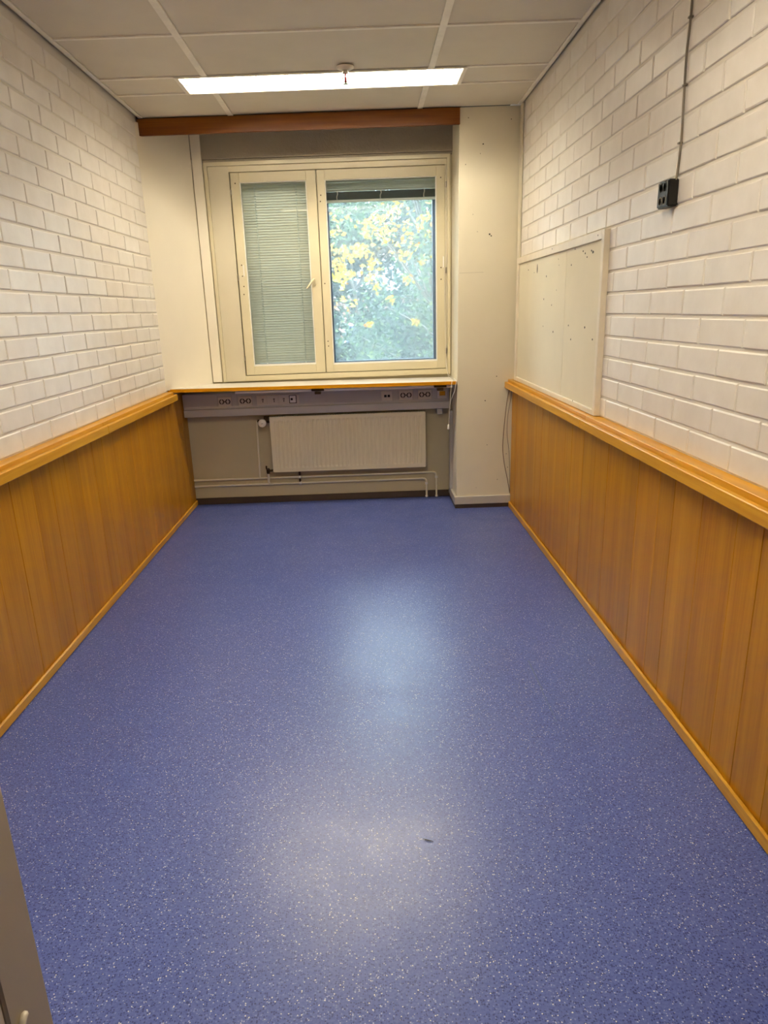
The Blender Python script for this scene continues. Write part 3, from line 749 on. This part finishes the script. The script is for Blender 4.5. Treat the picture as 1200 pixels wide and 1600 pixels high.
# ------------------------------------------------------------------ outdoors
struct('ground', MB().box(-40, 45, 5.95, 80, -3.1, -3.0), 'grass', label='lawn outside the window')
struct('wall_outside', MB().box(-6, -.165, 5.60, 5.92, -3, 6).box(2.625, 8, 5.60, 5.92, -3, 6).box(-.165, 2.625, 5.60, 5.92, H + .17, 6).box(-.165, 2.625, 5.60, 5.92, -3, -.09), 'facade')
def foliage(rng, centres, n, size, name, mat, parent, kind='stuff'):
    vs, fs = [], []
    for i in range(n):
        c, R = rng.choice(centres)
        d = Vector((rng.gauss(0, 1), rng.gauss(0, 1), rng.gauss(0, 1))).normalized() * (R * rng.random() ** .45)
        p = Vector(c) + Vector((d.x, d.y, d.z * .85))
        s = size * rng.uniform(.6, 1.25)
        a = Vector((rng.gauss(0, 1), rng.gauss(0, 1), rng.gauss(0, .6))).normalized(); b = a.cross(Vector((rng.gauss(0, 1), rng.gauss(0, 1), rng.gauss(0, 1)))).normalized()
        o = len(vs)
        vs += [p - a * s * .55, p + b * s * .36 - a * s * .08, p + a * s * .6, p - b * s * .36 - a * s * .08]
        fs += [(o, o + 1, o + 2, o + 3)]
    me = bpy.data.meshes.new(name); org = root_loc(parent)
    me.from_pydata([tuple(v - org) for v in vs], [], fs); me.materials.append(MT[mat])
    ob = link(name, me, parent); ob['kind'] = kind; return ob
def tree(name, label, loc, h, spread, n_cl, leaves, size, mats, seed, group, zlow=.25, cR=(.5, .95)):
    rng = random.Random(seed)
    t = thing(name, label, 'tree', loc, group)
    L = Vector(loc)
    trunk = [L + Vector((math.sin(i * 1.1 + seed) * .10 * i, math.cos(i * .9) * .06 * i, h * .9 * i / 7)) for i in range(8)]
    part('trunk', MB().tube([tuple(p) for p in trunk], [.11 * (1 - i / 8.5) for i in range(8)], 10), 'bark', t)
    cents = []
    bm_ = MB()
    for i in range(n_cl):
        zf = rng.uniform(zlow, 1.0); a = rng.uniform(0, 2 * math.pi)
        rad_ = spread * math.sqrt(rng.random()) * (1.05 - .75 * max(0, zf - .45))
        c = L + Vector((math.cos(a) * rad_, math.sin(a) * rad_ * .8, h * zf))
        cents.append((tuple(c), rng.uniform(*cR)))
        base = trunk[min(7, int(zf * 6.5))]
        mid = base.lerp(c, .5) + Vector((0, 0, .15))
        bm_.tube([tuple(base), tuple(mid), tuple(c)], [.022, .014, .006], 5)
    part('branches', bm_, 'bark', t, kind='stuff')
    for m_, frac, sub in mats:
        cc = cents if sub is None else [c for c in cents if sub(c[0])] or cents[:3]
        foliage(rng, [(c, R * (.8 if sub else 1)) for c, R in cc], int(leaves * frac), size, 'foliage', m_, t)
    return t
birch = tree('birch_tree', 'autumn birch with yellow and green leaves right outside the window', (2.9, 11.6, -3.0), 6.9, 2.9, 66, 36000, .07,
             [('leaf_green', .86, None)], 5, None, .22)
rng = random.Random(11)
yc = []
for (px, py, r) in [(618, 352, .26), (640, 345, .22), (576, 358, .22), (596, 346, .18), (655, 365, .2), (520, 362, .08), (568, 385, .12), (583, 397, .12), (620, 380, .2), (548, 400, .12), (540, 393, .07), (528, 415, .1), (545, 430, .08), (585, 430, .13),
                    (592, 450, .12), (610, 470, .06), (578, 508, .05), (660, 405, .08), (560, 390, .1), (632, 392, .14), (535, 440, .07), (662, 345, .1), (590, 345, .14), (610, 330, .15), (515, 390, .08), (650, 502, .05), (575, 420, .1), (600, 365, .12)]:
    yc.append((cam_ray_to_y(px, py, 9.9 + rng.uniform(-.25, .35)), r * 1.15))
for i in range(60):
    yc.append(((rng.uniform(-2, 5), rng.uniform(9.3, 10.5), rng.uniform(1.4, 3.6)), rng.uniform(.05, .3)))
foliage(rng, yc[:28], 560, .062, 'yellow_foliage', 'leaf_yellow', birch)
foliage(rng, yc[28:], 1200, .07, 'yellow_foliage', 'leaf_yellow', birch)
tree('leafy_tree', 'dense blue-green tree behind the birch, on its left', (-4.2, 19.5, -3.0), 8.0, 2.9, 46, 20000, .19, [('leaf_dark', 1, None)], 21, 'trees behind the birch', .12, (.8, 1.4))
tree('leafy_tree', 'dense blue-green tree behind the birch, on its right', (5.2, 19.5, -3.0), 8.4, 2.9, 46, 20000, .19, [('leaf_dark', 1, None)], 34, 'trees behind the birch', .12, (.8, 1.4))
tree('leafy_tree', 'furthest blue-green tree, straight behind the birch', (1.0, 28.0, -3.0), 10.0, 3.4, 46, 17000, .26, [('leaf_dark', 1, None)], 55, 'trees behind the birch', .12, (.9, 1.6))
hs = thing('house', 'pinkish house far behind the trees', 'building', (0, 34, -3))
part('house_wall', MB().box(-9, 9, 34, 40, -3, 2.0), 'facade', hs)
part('roof', MB().hexa([(-9.5, 33.6, 2.0), (9.5, 33.6, 2.0), (9.5, 40.4, 2.0), (-9.5, 40.4, 2.0), (-9.5, 36.8, 4.2), (9.5, 36.8, 4.2), (9.5, 37.2, 4.2), (-9.5, 37.2, 4.2)]), 'roof', hs)
for x in (-7, -4.5, -2, .5, 3, 5.5):
    w_ = part('house_window', MB().box(x, x + 1.1, 33.96, 34.0, -.6, .9), 'white', hs)
    part('window_pane', MB().box(x + .1, x + 1.0, 33.94, 33.96, -.5, .8), 'spacer', w_)
